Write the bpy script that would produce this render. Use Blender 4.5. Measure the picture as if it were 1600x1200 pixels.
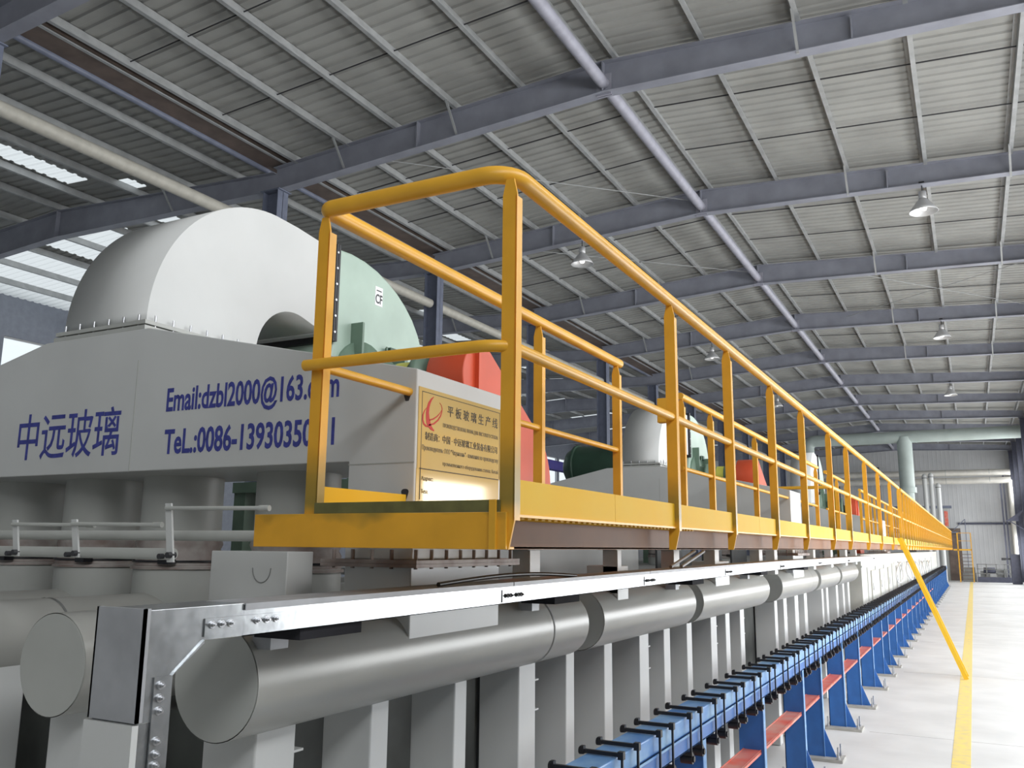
import bpy, math, random
from mathutils import Vector, Matrix
random.seed(7)
for o in list(bpy.data.objects): bpy.data.objects.remove(o)
SC = bpy.context.scene
COL = SC.collection
PI = math.pi
EYE = 2.2                      # camera height; the walkway underside is at eye level

# ------------------------------------------------------------------ camera
def make_camera():
    f, pitch, yaw, roll = 1357.7, math.radians(10.534), math.radians(27.655), math.radians(.544)
    fw = Vector((-math.sin(yaw)*math.cos(pitch), math.cos(yaw)*math.cos(pitch), math.sin(pitch)))
    rt = Vector((math.cos(yaw), math.sin(yaw), 0)); up = rt.cross(fw)
    r2 = rt*math.cos(roll) + up*math.sin(roll); u2 = up*math.cos(roll) - rt*math.sin(roll)
    cd = bpy.data.cameras.new('camera'); cam = bpy.data.objects.new('camera', cd); COL.objects.link(cam)
    m = Matrix((r2, u2, -fw)).transposed().to_4x4(); m.translation = Vector((0, 0, EYE))
    cam.matrix_world = m
    cd.sensor_fit = 'HORIZONTAL'; cd.sensor_width = 36; cd.lens = f*36/1600; cd.clip_end = 400; cd.clip_start = .05
    SC.camera = cam
make_camera()

# ------------------------------------------------------------------ world, exposure, window daylight and added high fill
w = bpy.data.worlds.new('daylight'); SC.world = w; w.use_nodes = True
bg = w.node_tree.nodes['Background']; bg.inputs[0].default_value = (.90, .95, 1, 1); bg.inputs[1].default_value = 1.3
SC.view_settings.view_transform = 'Standard'; SC.view_settings.look = 'None'
SC.view_settings.gamma = 1; SC.view_settings.use_curve_mapping = False
SC.view_settings.exposure = 0.0
SC.cycles.use_denoising = True
SC.cycles.max_bounces = 8; SC.cycles.diffuse_bounces = 5; SC.cycles.transparent_max_bounces = 12
SC.cycles.sample_clamp_indirect = 6
WIN_Z0, WIN_Z1 = 0.9, 3.2      # daylight windows along the right wall (behind the picture edge)
WINDOW_BAYS = [(8.0, 300)] + [(7.2 + 6*k, 300 if k < 3 else 235) for k in range(1, 11)]
HI_Z0, HI_Z1 = 5.6, 7.7         # unseen upper window row, added to brighten elbows, trunks, pipes and roof
HIGH_BAYS = [(-11.0 + 6*k, 270 if k < 3 else 185) for k in range(14)]
for wy, power, za, zb in [(a, p, WIN_Z0, WIN_Z1) for a, p in WINDOW_BAYS] + [(a, p, HI_Z0, HI_Z1) for a, p in HIGH_BAYS]:
    ld = bpy.data.lights.new('window_daylight', 'AREA'); ld.shape = 'RECTANGLE'
    ld.size = 5.0; ld.size_y = zb - za - .1; ld.energy = power; ld.color = (.97, .985, 1)
    lo = bpy.data.objects.new('window_daylight', ld); COL.objects.link(lo)
    lo.matrix_world = Matrix(((0, 0, 1, 3.17), (1, 0, 0, wy + 2.5), (0, 1, 0, (za + zb)/2), (0, 0, 0, 1)))

# ------------------------------------------------------------------ materials
def mat(name, col, rough=.5, metal=0, var=.08, scale=6, bump=0, bscale=60, col2=None, spec=.5, stretch=None):
    m = bpy.data.materials.new(name); m.use_nodes = True
    nt = m.node_tree; b = nt.nodes['Principled BSDF']
    b.inputs['Roughness'].default_value = rough; b.inputs['Metallic'].default_value = metal
    b.inputs['Specular IOR Level'].default_value = spec
    tc = nt.nodes.new('ShaderNodeTexCoord')
    src = tc.outputs['Object']
    if stretch:
        mp = nt.nodes.new('ShaderNodeMapping'); mp.inputs['Scale'].default_value = stretch
        nt.links.new(src, mp.inputs['Vector']); src = mp.outputs[0]
    n = nt.nodes.new('ShaderNodeTexNoise'); n.inputs['Scale'].default_value = scale; n.inputs['Detail'].default_value = 4
    nt.links.new(src, n.inputs['Vector'])
    r = nt.nodes.new('ShaderNodeValToRGB')
    c2 = col2 or tuple(max(0, c*(1-2*var)) for c in col)
    c1 = tuple(min(1, c*(1+var)) for c in col)
    r.color_ramp.elements[0].position = .32; r.color_ramp.elements[1].position = .68
    r.color_ramp.elements[0].color = (*c2, 1); r.color_ramp.elements[1].color = (*c1, 1)
    nt.links.new(n.outputs['Fac'], r.inputs['Fac']); nt.links.new(r.outputs[0], b.inputs['Base Color'])
    if bump:
        n2 = nt.nodes.new('ShaderNodeTexNoise'); n2.inputs['Scale'].default_value = bscale
        bp = nt.nodes.new('ShaderNodeBump'); bp.inputs['Strength'].default_value = bump; bp.inputs['Distance'].default_value = .01
        nt.links.new(src, n2.inputs['Vector']); nt.links.new(n2.outputs['Fac'], bp.inputs['Height'])
        nt.links.new(bp.outputs[0], b.inputs['Normal'])
    return m
M = {}
M['floor'] = mat('pale_concrete', (.66, .665, .66), .62, var=.05, scale=1.3, bump=.05, bscale=8)
M['line'] = mat('worn_yellow_floor_paint', (.78, .60, .16), .6, var=.1, scale=9, col2=(.66, .55, .27))
M['wall'] = mat('pale_wall_panel', (.60, .605, .61), .6, var=.04, scale=.6)
M['deck'] = mat('roof_sheet', (.345, .345, .325), .6, var=.07, scale=1.2)
M['rafter'] = mat('blue_grey_steel_paint', (.29, .30, .35), .5, var=.08, scale=2)
M['purlin'] = mat('galvanised_purlin', (.42, .43, .43), .5, metal=.25, var=.08, scale=4)
M['tube'] = mat('grey_tube_paint', (.36, .36, .42), .5, var=.06)
M['beige'] = mat('beige_tube_paint', (.50, .48, .42), .5, var=.06)
M['brown'] = mat('brown_gutter_steel', (.16, .12, .10), .6, var=.12, scale=3)
M['thin'] = mat('dark_rod_steel', (.04, .04, .045), .5, var=.05)
M['grey'] = mat('grey_machine_paint', (.45, .46, .435), .42, var=.05, scale=2.2)
M['white'] = mat('pale_grey_duct_paint', (.60, .61, .60), .38, var=.03, scale=1.6)
M['pipe'] = mat('grey_pipe_paint', (.41, .41, .385), .32, metal=.08, var=.07, scale=3, stretch=(1, .25, 1))
M['dark'] = mat('dark_machine_interior', (.045, .048, .05), .7, var=.15, scale=3)
M['body'] = mat('grey_furnace_wall', (.22, .225, .22), .55, var=.08, scale=2)
M['cream'] = mat('cream_furnace_panel', (.50, .50, .455), .5, var=.05, scale=2)
M['galv'] = mat('galvanised_sheet', (.47, .49, .505), .27, metal=.9, var=.10, scale=22, bump=.03, bscale=30)
M['lid'] = mat('dull_tray_cover', (.40, .41, .43), .5, metal=.2, var=.06, scale=10)
M['bolt'] = mat('zinc_bolt', (.55, .56, .58), .3, metal=.9, var=.05)
M['yellow'] = mat('yellow_paint', (.80, .42, .035), .38, var=.06, scale=5)
M['toe'] = mat('pale_yellow_paint', (.72, .41, .018), .6, var=.05, scale=3, col2=(.74, .46, .04), spec=.2)
M['olive'] = mat('olive_primer', (.15, .14, .045), .55, var=.15, scale=12)
M['red'] = mat('red_guard_paint', (.60, .078, .026), .45, var=.05, scale=3)
M['redtie'] = mat('red_tie_paint', (.72, .10, .06), .45, var=.08, scale=5, col2=(.66, .30, .24))
M['green'] = mat('pale_green_fan_paint', (.40, .52, .44), .36, var=.05, scale=3)
M['dgreen'] = mat('dark_green_paint', (.035, .085, .055), .42, var=.1, scale=4)
M['mgreen'] = mat('mid_green_paint', (.16, .24, .18), .42, var=.08, scale=5)
M['blue'] = mat('blue_frame_paint', (.035, .15, .46), .38, var=.10, scale=4)
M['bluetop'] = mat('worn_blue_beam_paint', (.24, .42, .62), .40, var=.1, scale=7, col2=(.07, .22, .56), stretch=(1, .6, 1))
M['black'] = mat('black_steel', (.012, .012, .015), .42, var=.05)
M['rust'] = mat('rusty_flexible_joint', (.40, .37, .35), .55, metal=.2, var=.12, scale=7, col2=(.22, .16, .14))
M['blueink'] = mat('blue_stencil_paint', (.05, .06, .30), .6, var=.15, scale=25)
M['gold'] = mat('polished_gold_plate', (.72, .52, .20), .07, metal=.12, var=.02, scale=3, spec=1.0)
M['ink'] = mat('dark_engraving', (.07, .055, .03), .6, var=.05)
M['greyink'] = mat('fine_engraving', (.24, .19, .10), .6, var=.05)
M['redink'] = mat('red_emblem', (.52, .018, .006), .6, var=.05)
M['paper'] = mat('white_sticker', (.85, .85, .87), .5, var=.02)
M['pgreen'] = mat('pale_green_pipe_paint', (.46, .53, .50), .45, var=.06, scale=1)
M['clad'] = mat('insulation_cladding', (.62, .60, .55), .4, metal=.2, var=.06, scale=2)
M['navy'] = mat('dark_column_paint', (.085, .09, .13), .5, var=.08)
M['bluegird'] = mat('violet_blue_girder_paint', (.06, .05, .30), .5, var=.08)
M['bluecol'] = mat('grey_blue_column_paint', (.17, .19, .255), .5, var=.06)
M['base'] = mat('grey_base_plate', (.42, .41, .38), .6, var=.1)
M['white_hose'] = mat('white_hose', (.72, .72, .72), .5, var=.03)

def post_paint():                  # yellow paint with a patch of olive overspray low on each post
    m = mat('yellow_post_paint', (.80, .40, .03), .38, var=.06, scale=5)
    nt = m.node_tree; b = nt.nodes['Principled BSDF']; old = b.inputs['Base Color'].links[0].from_socket
    tc = nt.nodes.new('ShaderNodeTexCoord'); sx = nt.nodes.new('ShaderNodeSeparateXYZ'); nt.links.new(tc.outputs['Object'], sx.inputs[0])
    n = nt.nodes.new('ShaderNodeTexNoise'); n.inputs['Scale'].default_value = 7; nt.links.new(tc.outputs['Object'], n.inputs['Vector'])
    ad = nt.nodes.new('ShaderNodeMath'); ad.operation = 'MULTIPLY_ADD'; ad.inputs[1].default_value = .16
    nt.links.new(n.outputs['Fac'], ad.inputs[0]); nt.links.new(sx.outputs['Z'], ad.inputs[2])
    r = nt.nodes.new('ShaderNodeValToRGB'); e = r.color_ramp.elements
    e[0].position = .16; e[0].color = (0, 0, 0, 1); e[1].position = .22; e[1].color = (.8, .8, .8, 1)
    e2 = e.new(.30); e2.color = (.6, .6, .6, 1); e3 = e.new(.42); e3.color = (0, 0, 0, 1)
    nt.links.new(ad.outputs[0], r.inputs['Fac'])
    mx = nt.nodes.new('ShaderNodeMix'); mx.data_type = 'RGBA'; mx.inputs['B'].default_value = (.17, .155, .035, 1)
    nt.links.new(r.outputs[0], mx.inputs['Factor']); nt.links.new(old, mx.inputs['A'])
    nt.links.new(mx.outputs['Result'], b.inputs['Base Color'])
    return m
M['post'] = post_paint()

def skylight_mat():
    m = bpy.data.materials.new('translucent_roof_sheet'); m.use_nodes = True; nt = m.node_tree
    for n in list(nt.nodes): nt.nodes.remove(n)
    out = nt.nodes.new('ShaderNodeOutputMaterial'); mx = nt.nodes.new('ShaderNodeMixShader'); mx.inputs[0].default_value = .10
    t = nt.nodes.new('ShaderNodeBsdfTranslucent'); t.inputs[0].default_value = (.62, .64, .63, 1)
    p = nt.nodes.new('ShaderNodeBsdfTransparent')
    nt.links.new(t.outputs[0], mx.inputs[1]); nt.links.new(p.outputs[0], mx.inputs[2]); nt.links.new(mx.outputs[0], out.inputs[0])
    return m
M['skylight'] = skylight_mat()
def glass_mat():
    m = bpy.data.materials.new('window_glass'); m.use_nodes = True; nt = m.node_tree
    for n in list(nt.nodes): nt.nodes.remove(n)
    out = nt.nodes.new('ShaderNodeOutputMaterial'); mx = nt.nodes.new('ShaderNodeMixShader'); mx.inputs[0].default_value = .08
    p = nt.nodes.new('ShaderNodeBsdfTransparent'); p.inputs[0].default_value = (.95, .97, .97, 1)
    g = nt.nodes.new('ShaderNodeBsdfGlossy'); g.inputs['Roughness'].default_value = .05
    nt.links.new(p.outputs[0], mx.inputs[1]); nt.links.new(g.outputs[0], mx.inputs[2]); nt.links.new(mx.outputs[0], out.inputs[0])
    return m
M['glass'] = glass_mat()
def lamp_mat():
    m = bpy.data.materials.new('lamp_glow'); m.use_nodes = True; b = m.node_tree.nodes['Principled BSDF']
    b.inputs['Emission Color'].default_value = (1, .98, .94, 1); b.inputs['Emission Strength'].default_value = 2.2
    return m
M['glow'] = lamp_mat()
M['shade'] = mat('white_lamp_reflector', (.62, .62, .62), .35, metal=.3, var=.03)

# ------------------------------------------------------------------ mesh building
class MB:
    def __init__(s): s.v = []; s.f = []; s.sm = []
    def add(s, vs, fs, smooth=False):
        n = len(s.v); s.v += [tuple(v) for v in vs]
        for f in fs: s.f.append(tuple(i+n for i in f)); s.sm.append(smooth)
        return s
    def box(s, x0, x1, y0, y1, z0, z1):
        vs = [(x, y, z) for z in (z0, z1) for y in (y0, y1) for x in (x0, x1)]
        return s.add(vs, [(0, 2, 3, 1), (4, 5, 7, 6), (0, 1, 5, 4), (2, 6, 7, 3), (0, 4, 6, 2), (1, 3, 7, 5)])
    def prism(s, poly, axis, a, b, smooth_from=None):
        """poly: 2-D outline in the two other axes (in x,y,z order), extruded from a to b along axis"""
        ar = sum(poly[i][0]*poly[(i+1) % len(poly)][1]-poly[(i+1) % len(poly)][0]*poly[i][1] for i in range(len(poly)))
        if axis == 'Y': ar = -ar
        if ar < 0: poly = poly[::-1]
        def P(p, t):
            return {'X': (t, p[0], p[1]), 'Y': (p[0], t, p[1]), 'Z': (p[0], p[1], t)}[axis]
        n = len(poly); vs = [P(p, a) for p in poly] + [P(p, b) for p in poly]
        s.add(vs, [tuple(range(n))[::-1], tuple(range(n, 2*n))])
        k = len(s.v) - 2*n
        for i in range(n):
            j = (i+1) % n
            d = math.dist(poly[i], poly[j])
            s.f.append((k+i, k+j, k+n+j, k+n+i)); s.sm.append(smooth_from is not None and d < smooth_from)
        return s
    def tube(s, p0, p1, r, n=14, r1=None, caps=True):
        p0 = Vector(p0); p1 = Vector(p1); r1 = r if r1 is None else r1
        d = (p1-p0).normalized(); u = d.orthogonal().normalized(); v = d.cross(u)
        ring = lambda c, rr: [c + u*rr*math.cos(2*PI*i/n) + v*rr*math.sin(2*PI*i/n) for i in range(n)]
        vs = ring(p0, r) + ring(p1, r1)
        s.add(vs, [(i, (i+1) % n, n+(i+1) % n, n+i) for i in range(n)], True)
        if caps:
            s.add(ring(p0, r), [tuple(range(n))[::-1]]); s.add(ring(p1, r1), [tuple(range(n))])
        return s
    def path(s, pts, r, n=14, caps=True):
        pts = [Vector(p) for p in pts]; rings = []
        prev = None
        for i, p in enumerate(pts):
            d = (pts[min(i+1, len(pts)-1)] - pts[max(i-1, 0)]).normalized()
            if prev is None: u = d.orthogonal().normalized()
            else: u = (prev - d*prev.dot(d)).normalized()
            prev = u; v = d.cross(u)
            rings.append([p + u*r*math.cos(2*PI*k/n) + v*r*math.sin(2*PI*k/n) for k in range(n)])
        vs = [q for g in rings for q in g]
        fs = [(a*n+k, a*n+(k+1) % n, (a+1)*n+(k+1) % n, (a+1)*n+k) for a in range(len(pts)-1) for k in range(n)]
        s.add(vs, fs, True)
        if caps: s.add(rings[0], [tuple(range(n))[::-1]]); s.add(rings[-1], [tuple(range(n))])
        return s
    def lathe(s, prof, c, axis='Z', n=24):
        """prof: (radius, height) pairs"""
        c = Vector(c); vs = []
        for r, h in prof:
            for i in range(n):
                a = 2*PI*i/n; x, y = r*math.cos(a), r*math.sin(a)
                vs.append(c + Vector({'Z': (x, y, h), 'X': (h, x, y), 'Y': (y, h, x)}[axis]))
        m = len(prof)
        return s.add(vs, [(a*n+i, a*n+(i+1) % n, (a+1)*n+(i+1) % n, (a+1)*n+i) for a in range(m-1) for i in range(n)], True)
    def bolt(s, p, axis, r=.009, h=.01):
        p = Vector(p); d = Vector({'X': (1, 0, 0), '-Y': (0, -1, 0), 'Z': (0, 0, 1), 'Y': (0, 1, 0)}[axis])
        s.tube(p, p+d*h*.35, r*1.6, 10); s.tube(p, p+d*h, r, 6); s.tube(p+d*h, p+d*h*1.5, r*.55, 8); return s

def obj(name, mb, m, parent=None, bevel=0, loc=None, **props):
    me = bpy.data.meshes.new(name); me.from_pydata(mb.v, [], mb.f)
    me.polygons.foreach_set('use_smooth', mb.sm); me.update()
    me.materials.append(M[m] if isinstance(m, str) else m)
    o = bpy.data.objects.new(name, me); COL.objects.link(o)
    if parent: o.parent = parent
    if loc: o.location = loc
    if bevel:
        b = o.modifiers.new('bevel', 'BEVEL'); b.width = bevel; b.segments = 2; b.limit_method = 'ANGLE'; b.angle_limit = .7
    for k, v in props.items(): o[k] = v
    return o
def tag(o, label, cat, group=None):
    o['label'] = label; o['category'] = cat
    if group: o['group'] = group
    return o
def thing(name, label, cat, loc=(0, 0, 0), group=None):
    o = bpy.data.objects.new(name, None); o.empty_display_size = .1; COL.objects.link(o); o.location = loc
    return tag(o, label, cat, group)
def struct(name, mb, m, **k):
    o = obj(name, mb, m, **k); o['kind'] = 'structure'; return o
def copy_tree(o, parent=None):
    c = o.copy(); COL.objects.link(c)
    if parent: c.parent = parent
    for ch in list(o.children): copy_tree(ch, c)
    return c
ORD = ['first', 'second', 'third', 'fourth', 'fifth', 'sixth', 'seventh', 'eighth', 'ninth', 'tenth', 'eleventh', 'twelfth', 'thirteenth', 'fourteenth', 'fifteenth', 'sixteenth', 'seventeenth', 'eighteenth']

def text_mb(body, width, height, to3d, bold=0.0):
    """letters as flat raised shapes, fitted into width x height and mapped by to3d(u, v, t)"""
    cu = bpy.data.curves.new('lettering', 'FONT'); cu.body = body; cu.size = 1; cu.extrude = .01; cu.resolution_u = 3; cu.offset = bold
    o = bpy.data.objects.new('lettering', cu); COL.objects.link(o); bpy.context.view_layer.update()
    me = bpy.data.meshes.new_from_object(o.evaluated_get(bpy.context.evaluated_depsgraph_get()))
    vs = [v.co.copy() for v in me.vertices]; fs = [tuple(p.vertices) for p in me.polygons]
    bpy.data.objects.remove(o); bpy.data.curves.remove(cu); bpy.data.meshes.remove(me)
    x0 = min(v.x for v in vs); x1 = max(v.x for v in vs); y0 = min(v.y for v in vs); y1 = max(v.y for v in vs)
    mb = MB()
    mb.add([to3d((v.x-x0)/(x1-x0)*width, (v.y-y0)/(y1-y0)*height, .0012 if v.z > 0 else 0) for v in vs], fs)
    return mb

# ================================================================== THE HALL
HX0, HX1, HY0, HY1 = -26.5, 3.2, -14.0, 74.0
XR, XC = -4.9, -12.1                       # ridge and left column line
def zroof(x):                              # underside of the roof sheet, relative to the eye
    if x >= XC: return 8.20 - .064*abs(x-XR)
    return 8.05 - .055*abs(x+19.0)
struct('floor', MB().box(HX0-.3, HX1+.3, HY0-.3, HY1+.3, -.2, 0), 'floor')
j = MB()
for y in range(-12, 74, 6): j.box(-1.3, HX1, y-.004, y+.004, 0, .0015)
struct('trim_1', j, mat('floor_joint_sealant', (.42, .42, .41), .7))
tag(obj('floor_marking', MB().box(-.375, -.195, -8, 71, 0, .002), 'line'), 'long yellow line painted on the pale floor beside the blue conveyor', 'floor line')

# right wall with its long row of windows, plus the added high row
r = MB(); top = EYE + 8.0
r.box(HX1, HX1+.2, HY0, HY1, 0, WIN_Z0); r.box(HX1, HX1+.2, HY0, HY1, WIN_Z1, HI_Z0); r.box(HX1, HX1+.2, HY0, HY1, HI_Z1, top)
for bays, za, zb in ((WINDOW_BAYS, WIN_Z0, WIN_Z1), (HIGH_BAYS, HI_Z0, HI_Z1)):
    edges = [HY0] + [v for wy, p in bays for v in (wy, wy+5.0)] + [HY1]
    for a, b in zip(edges[0::2], edges[1::2]): r.box(HX1, HX1+.2, a, b, za, zb)
struct('wall_right', r, 'wall')
RW = [(a, WIN_Z0, WIN_Z1) for a, p in WINDOW_BAYS] + [(a, HI_Z0, HI_Z1) for a, p in HIGH_BAYS]
for i, (wy, za, zb) in enumerate(RW):
    fr = MB(); a, b = wy, wy+5.0
    for z in (za+.03, (za+zb)/2+.3, zb-.03): fr.box(HX1+.03, HX1+.09, a, b, z-.03, z+.03)
    for k in range(6): fr.box(HX1+.03, HX1+.09, a+k-.025 if k else a, a+k+.025 if k < 5 else b, za, zb)
    f = struct('window_%d' % (i+1), fr, 'wall')
    obj('pane', MB().box(HX1+.055, HX1+.06, a, b, za, zb), 'glass', f)
# left wall, strip of windows high up
LW0, LW1 = EYE+4.3, EYE+6.35
r = MB(); r.box(HX0-.2, HX0, HY0, HY1, 0, LW0); r.box(HX0-.2, HX0, HY0, HY1, LW1, EYE+8.2)
for k in range(16): r.box(HX0-.2, HX0, -14+k*6-.15 if k else HY0, min(-14+k*6+.15, HY1), LW0, LW1)
struct('wall_left', r, mat('blue_grey_wall_sheet', (.26, .28, .33), .6, var=.05))
for k in range(14):
    a, b = -14+k*6+.15, -14+k*6+5.85
    fr = MB()
    for z in (LW0+.03, LW1-.03): fr.box(HX0-.12, HX0-.06, a, b, z-.03, z+.03)
    for q in range(4): fr.box(HX0-.12, HX0-.06, a+q*(b-a)/3-.025, a+q*(b-a)/3+.025, LW0, LW1)
    f = struct('window_%d' % (len(RW)+1+k), fr, 'wall')
    obj('pane', MB().box(HX0-.095, HX0-.09, a, b, LW0, LW1), 'glass', f)
# end walls, ribbed sheet
def ribbed(y, d):
    mb = MB(); x = HX0; step = .30
    pts = []
    while x < HX1:
        for dx, h in ((0, 0), (.20, 0), (.225, .007), (.275, .007)): pts.append((min(x+dx, HX1), h))
        x += step
    vs = [(px, y + d*h, z) for px, h in pts for z in (0, EYE+8.3)]
    mb.add(vs, [(2*i, 2*i+1, 2*i+3, 2*i+2) if d < 0 else (2*i, 2*i+2, 2*i+3, 2*i+1) for i in range(len(pts)-1)])
    mb.box(HX0, HX1, min(y-d*.01, y-d*.2), max(y-d*.01, y-d*.2), 0, EYE+8.3)
    return mb
struct('wall_back', ribbed(HY1, -1), 'wall'); struct('wall_front', ribbed(HY0, 1), 'wall')
struct('trim_2', MB().box(-.9, HX1, HY1-.10, HY1-.03, EYE+1.86, EYE+2.0), 'navy')

# roof sheets: ribs run down the slope
def roof(x0, x1, holes=lambda y, xa, xb: False, seg=None, want=False):
    mb = MB(); step = .25; y = HY0; xs = seg or [x0, x1]
    prof = ((0, 0), (.13, 0), (.155, .027), (.225, .027), (.25, 0))
    while y < HY1 - .01:
        for xa, xb in zip(xs, xs[1:]):
            if holes(y, xa, xb) != want: continue
            vs = []
            for dy, h in prof:
                vs += [(xa, y+dy, EYE+zroof(xa)+h), (xb, y+dy, EYE+zroof(xb)+h)]
            mb.add(vs, [(2*i, 2*i+1, 2*i+3, 2*i+2) for i in range(4)])
        y += step
    return mb
struct('ceiling', roof(XR, HX1+.2).add([], []), 'deck')
o = struct('ceiling_left', roof(XC+.001, XR), 'deck'); o.name = 'ceiling.001'
segs = [-26.6, -25.15, -23.6, -22.1, -21.7, -19.0, -17.6, -16.9, -16.4, -15.9, XC]
def hole(y, xa, xb):
    k = segs.index(xa); ph = (y - .6) % 6.0; bay = int((y - .6)//6)
    if k < 3: return 12.6 < y < 46 and not (k == 0 and bay % 3 == 1 and ph < 1)
    if k == 6: return ph < 5.1 if bay == 1 else (1.2 < ph < 2.6 if bay == 2 else bay > 2 and .8 < ph < 4)
    if k == 4: return bay > 1 and .5 < ph < 4.5
    if k == 8: return bay > 0 and 5.2 < ph < 5.9
    return False
o = struct('ceiling_aisle', roof(0, 0, hole, segs), 'deck'); o.name = 'ceiling.002'
o = struct('skylight', roof(0, 0, hole, segs, True), 'skylight'); o.name = 'ceiling.003'

# rafters
RAF_Y = [.6 + 6*k for k in range(13)]
def rafter_mb():
    mb = MB(); t = .006; fw = .11
    for pts in ([(-12.1, 7.07, 7.55), (-4.9, 7.47, 8.0), (3.0, 7.17, 7.52)], [(-26.3, 6.80, 7.42), (-19, 7.19, 7.84), (-12.1, 7.07, 7.45)]):
        for (xa, ba, ta), (xb, bb, tb) in zip(pts, pts[1:]):
            mb.prism([(xa, ba), (xb, bb), (xb, tb), (xa, ta)], 'Y', -t, t)
            mb.prism([(xa, ba-.014), (xb, bb-.014), (xb, bb), (xa, ba)], 'Y', -fw, fw)
            mb.prism([(xa, ta), (xb, tb), (xb, tb+.014), (xa, ta+.014)], 'Y', -fw, fw)
    for x, b, tt in ((-4.9, 7.47, 8.0), (-19, 7.19, 7.84), (-8.6, 7.27, 7.77), (-1.0, 7.33, 7.7), (-22.6, 7.0, 7.63)):
        mb.box(x-.012, x+.012, -fw, fw, b, tt)
    return mb
rr = rafter_mb(); r_me = None
for k, y in enumerate(RAF_Y):
    if r_me is None:
        o = obj('roof_rafter', rr, 'rafter'); r_me = o.data
    else:
        o = bpy.data.objects.new('roof_rafter', r_me); COL.objects.link(o)
    o.location = (0, y, EYE)
    lab = 'blue-grey steel roof rafter spanning the hall, %s from the near end' % ORD[k]
    tag(o, lab, 'roof beam', 'roof rafters')
# fly braces on the near rafters are parts of the rafter
    if k < 7:
        for x in (-10.3, -7.75, -1.77, 1.2, -15.0):
            zb = 7.47 - .055*abs(x-XR) if x > XC else 7.1
            mb = MB(); mb.prism([(y_, z_) for y_, z_ in ((-.08, zb+.01), (-.05, zb+.01), (-.45, zb+.52), (-.48, zb+.52))], 'X', x-.02, x+.02)
            obj('fly_brace', mb, 'purlin', o)

# purlins (zed sections) in each bay
XM = [(-4.70, 'right', 0), (-3.23, 'right', 1), (-1.77, 'right', 2), (-.30, 'right', 3), (1.20, 'right', 4), (2.62, 'right', 5),
      (-5.10, 'left', 0), (-6.47, 'left', 1), (-7.80, 'left', 2), (-9.13, 'left', 3), (-10.3, 'left', 4), (-11.6, 'left', 5)]
def purlin_mb():
    mb = MB(); mb.box(-.004, .004, -3, 3, -.18, 0); mb.box(-.004, .07, -3, 3, -.186, -.18); mb.box(-.07, .004, -3, 3, -.006, 0)
    mb.box(.064, .07, -3, 3, -.18, -.16); return mb
p_me = None
def put_purlin(x, y, label, group):
    global p_me
    if p_me is None:
        o = obj('roof_purlin', purlin_mb(), 'purlin'); p_me = o.data
    else:
        o = bpy.data.objects.new('roof_purlin', p_me); COL.objects.link(o)
    o.location = (x, y, EYE + zroof(x) - .003); tag(o, label, 'purlin', group)
for b in range(-1, 12):
    for x, side, i in XM:
        if x > 2 and b < 1: continue
        put_purlin(x, .6+6*b+3, 'pale purlin %s to the %s of the ridge tube in the %s roof bay' % (ORD[i], side, ORD[b+1]), 'purlins under the main roof')
for b in range(0, 8):
    for i, x in enumerate((-13.2, -14.7, -16.2, -17.7, -19.0, -20.5, -22.0, -23.5, -25.0)):
        put_purlin(x, .6+6*b+3, 'purlin %s beyond the column row under the skylit roof, %s bay' % (ORD[i], ORD[b+1]), 'purlins under the skylit roof')
# sag rods between purlins
for b in range(0, 6):
    for q, dy in enumerate((2.0, 4.0)):
        for side, xa, xb in (('right', -4.7, 2.62), ('left', -11.6, -5.1)):
            mb = MB(); y = .6+6*b+dy
            mb.tube((xa, y, EYE+zroof(xa)-.06), (xb, y, EYE+zroof(xb)-.06), .012, 6)
            tag(obj('sag_rod', mb, 'thin'), 'thin dark sag rod, %s in the %s roof bay, on the %s slope' % (('nearer', 'farther')[q], ORD[b+1], side), 'rod', 'sag rods across the purlins')
for q, (a, b_) in enumerate((((-3.2, 24.7), (2.4, 30.5)), ((-3.2, 30.5), (2.4, 24.7)), ((-10.2, 18.7), (-5.2, 24.5)), ((-10.2, 12.7), (-5.2, 18.5)))):
    mb = MB(); mb.tube((a[0], a[1], EYE+zroof(a[0])-.33-.03*(q % 2)), (b_[0], b_[1], EYE+zroof(b_[0])-.33-.03*(q % 2)), .010, 6)
    tag(obj('brace_cable', mb, 'purlin'), 'thin diagonal brace cable under the %s' % ('right slope running away to the right', 'right slope running away to the left', 'left slope in the fourth roof bay', 'left slope in the third roof bay')[q], 'cable', 'roof brace cables')
# ridge tubes and column-line tubes, one per bay
for b in range(0, 12):
    y0 = .6+6*b
    t = MB().tube((XR, y0+.02, EYE+7.62), (XR, y0+5.98, EYE+7.62), .10, 20)
    t.box(XR-.13, XR+.13, y0+.015, y0+.03, EYE+7.42, EYE+7.80)
    t.box(XR-.13, XR+.13, y0+5.96, y0+5.985, EYE+7.42, EYE+7.80)
    tag(obj('ridge_tube', t, 'tube'), 'round grey ridge tube between rafters, in the %s roof bay from the near end' % ORD[b+1], 'tube', 'ridge tubes')
for b in range(0, 10):
    y0 = .6+6*b
    t = MB().tube((XC, y0+.17, EYE+6.2), (XC, y0+5.83, EYE+6.2), .115, 20)
    tag(obj('tie_tube', t, 'beige'), 'long beige tie tube between left-hand columns, %s from the near end' % ORD[b], 'tube', 'tie tubes along the column row')
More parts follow.
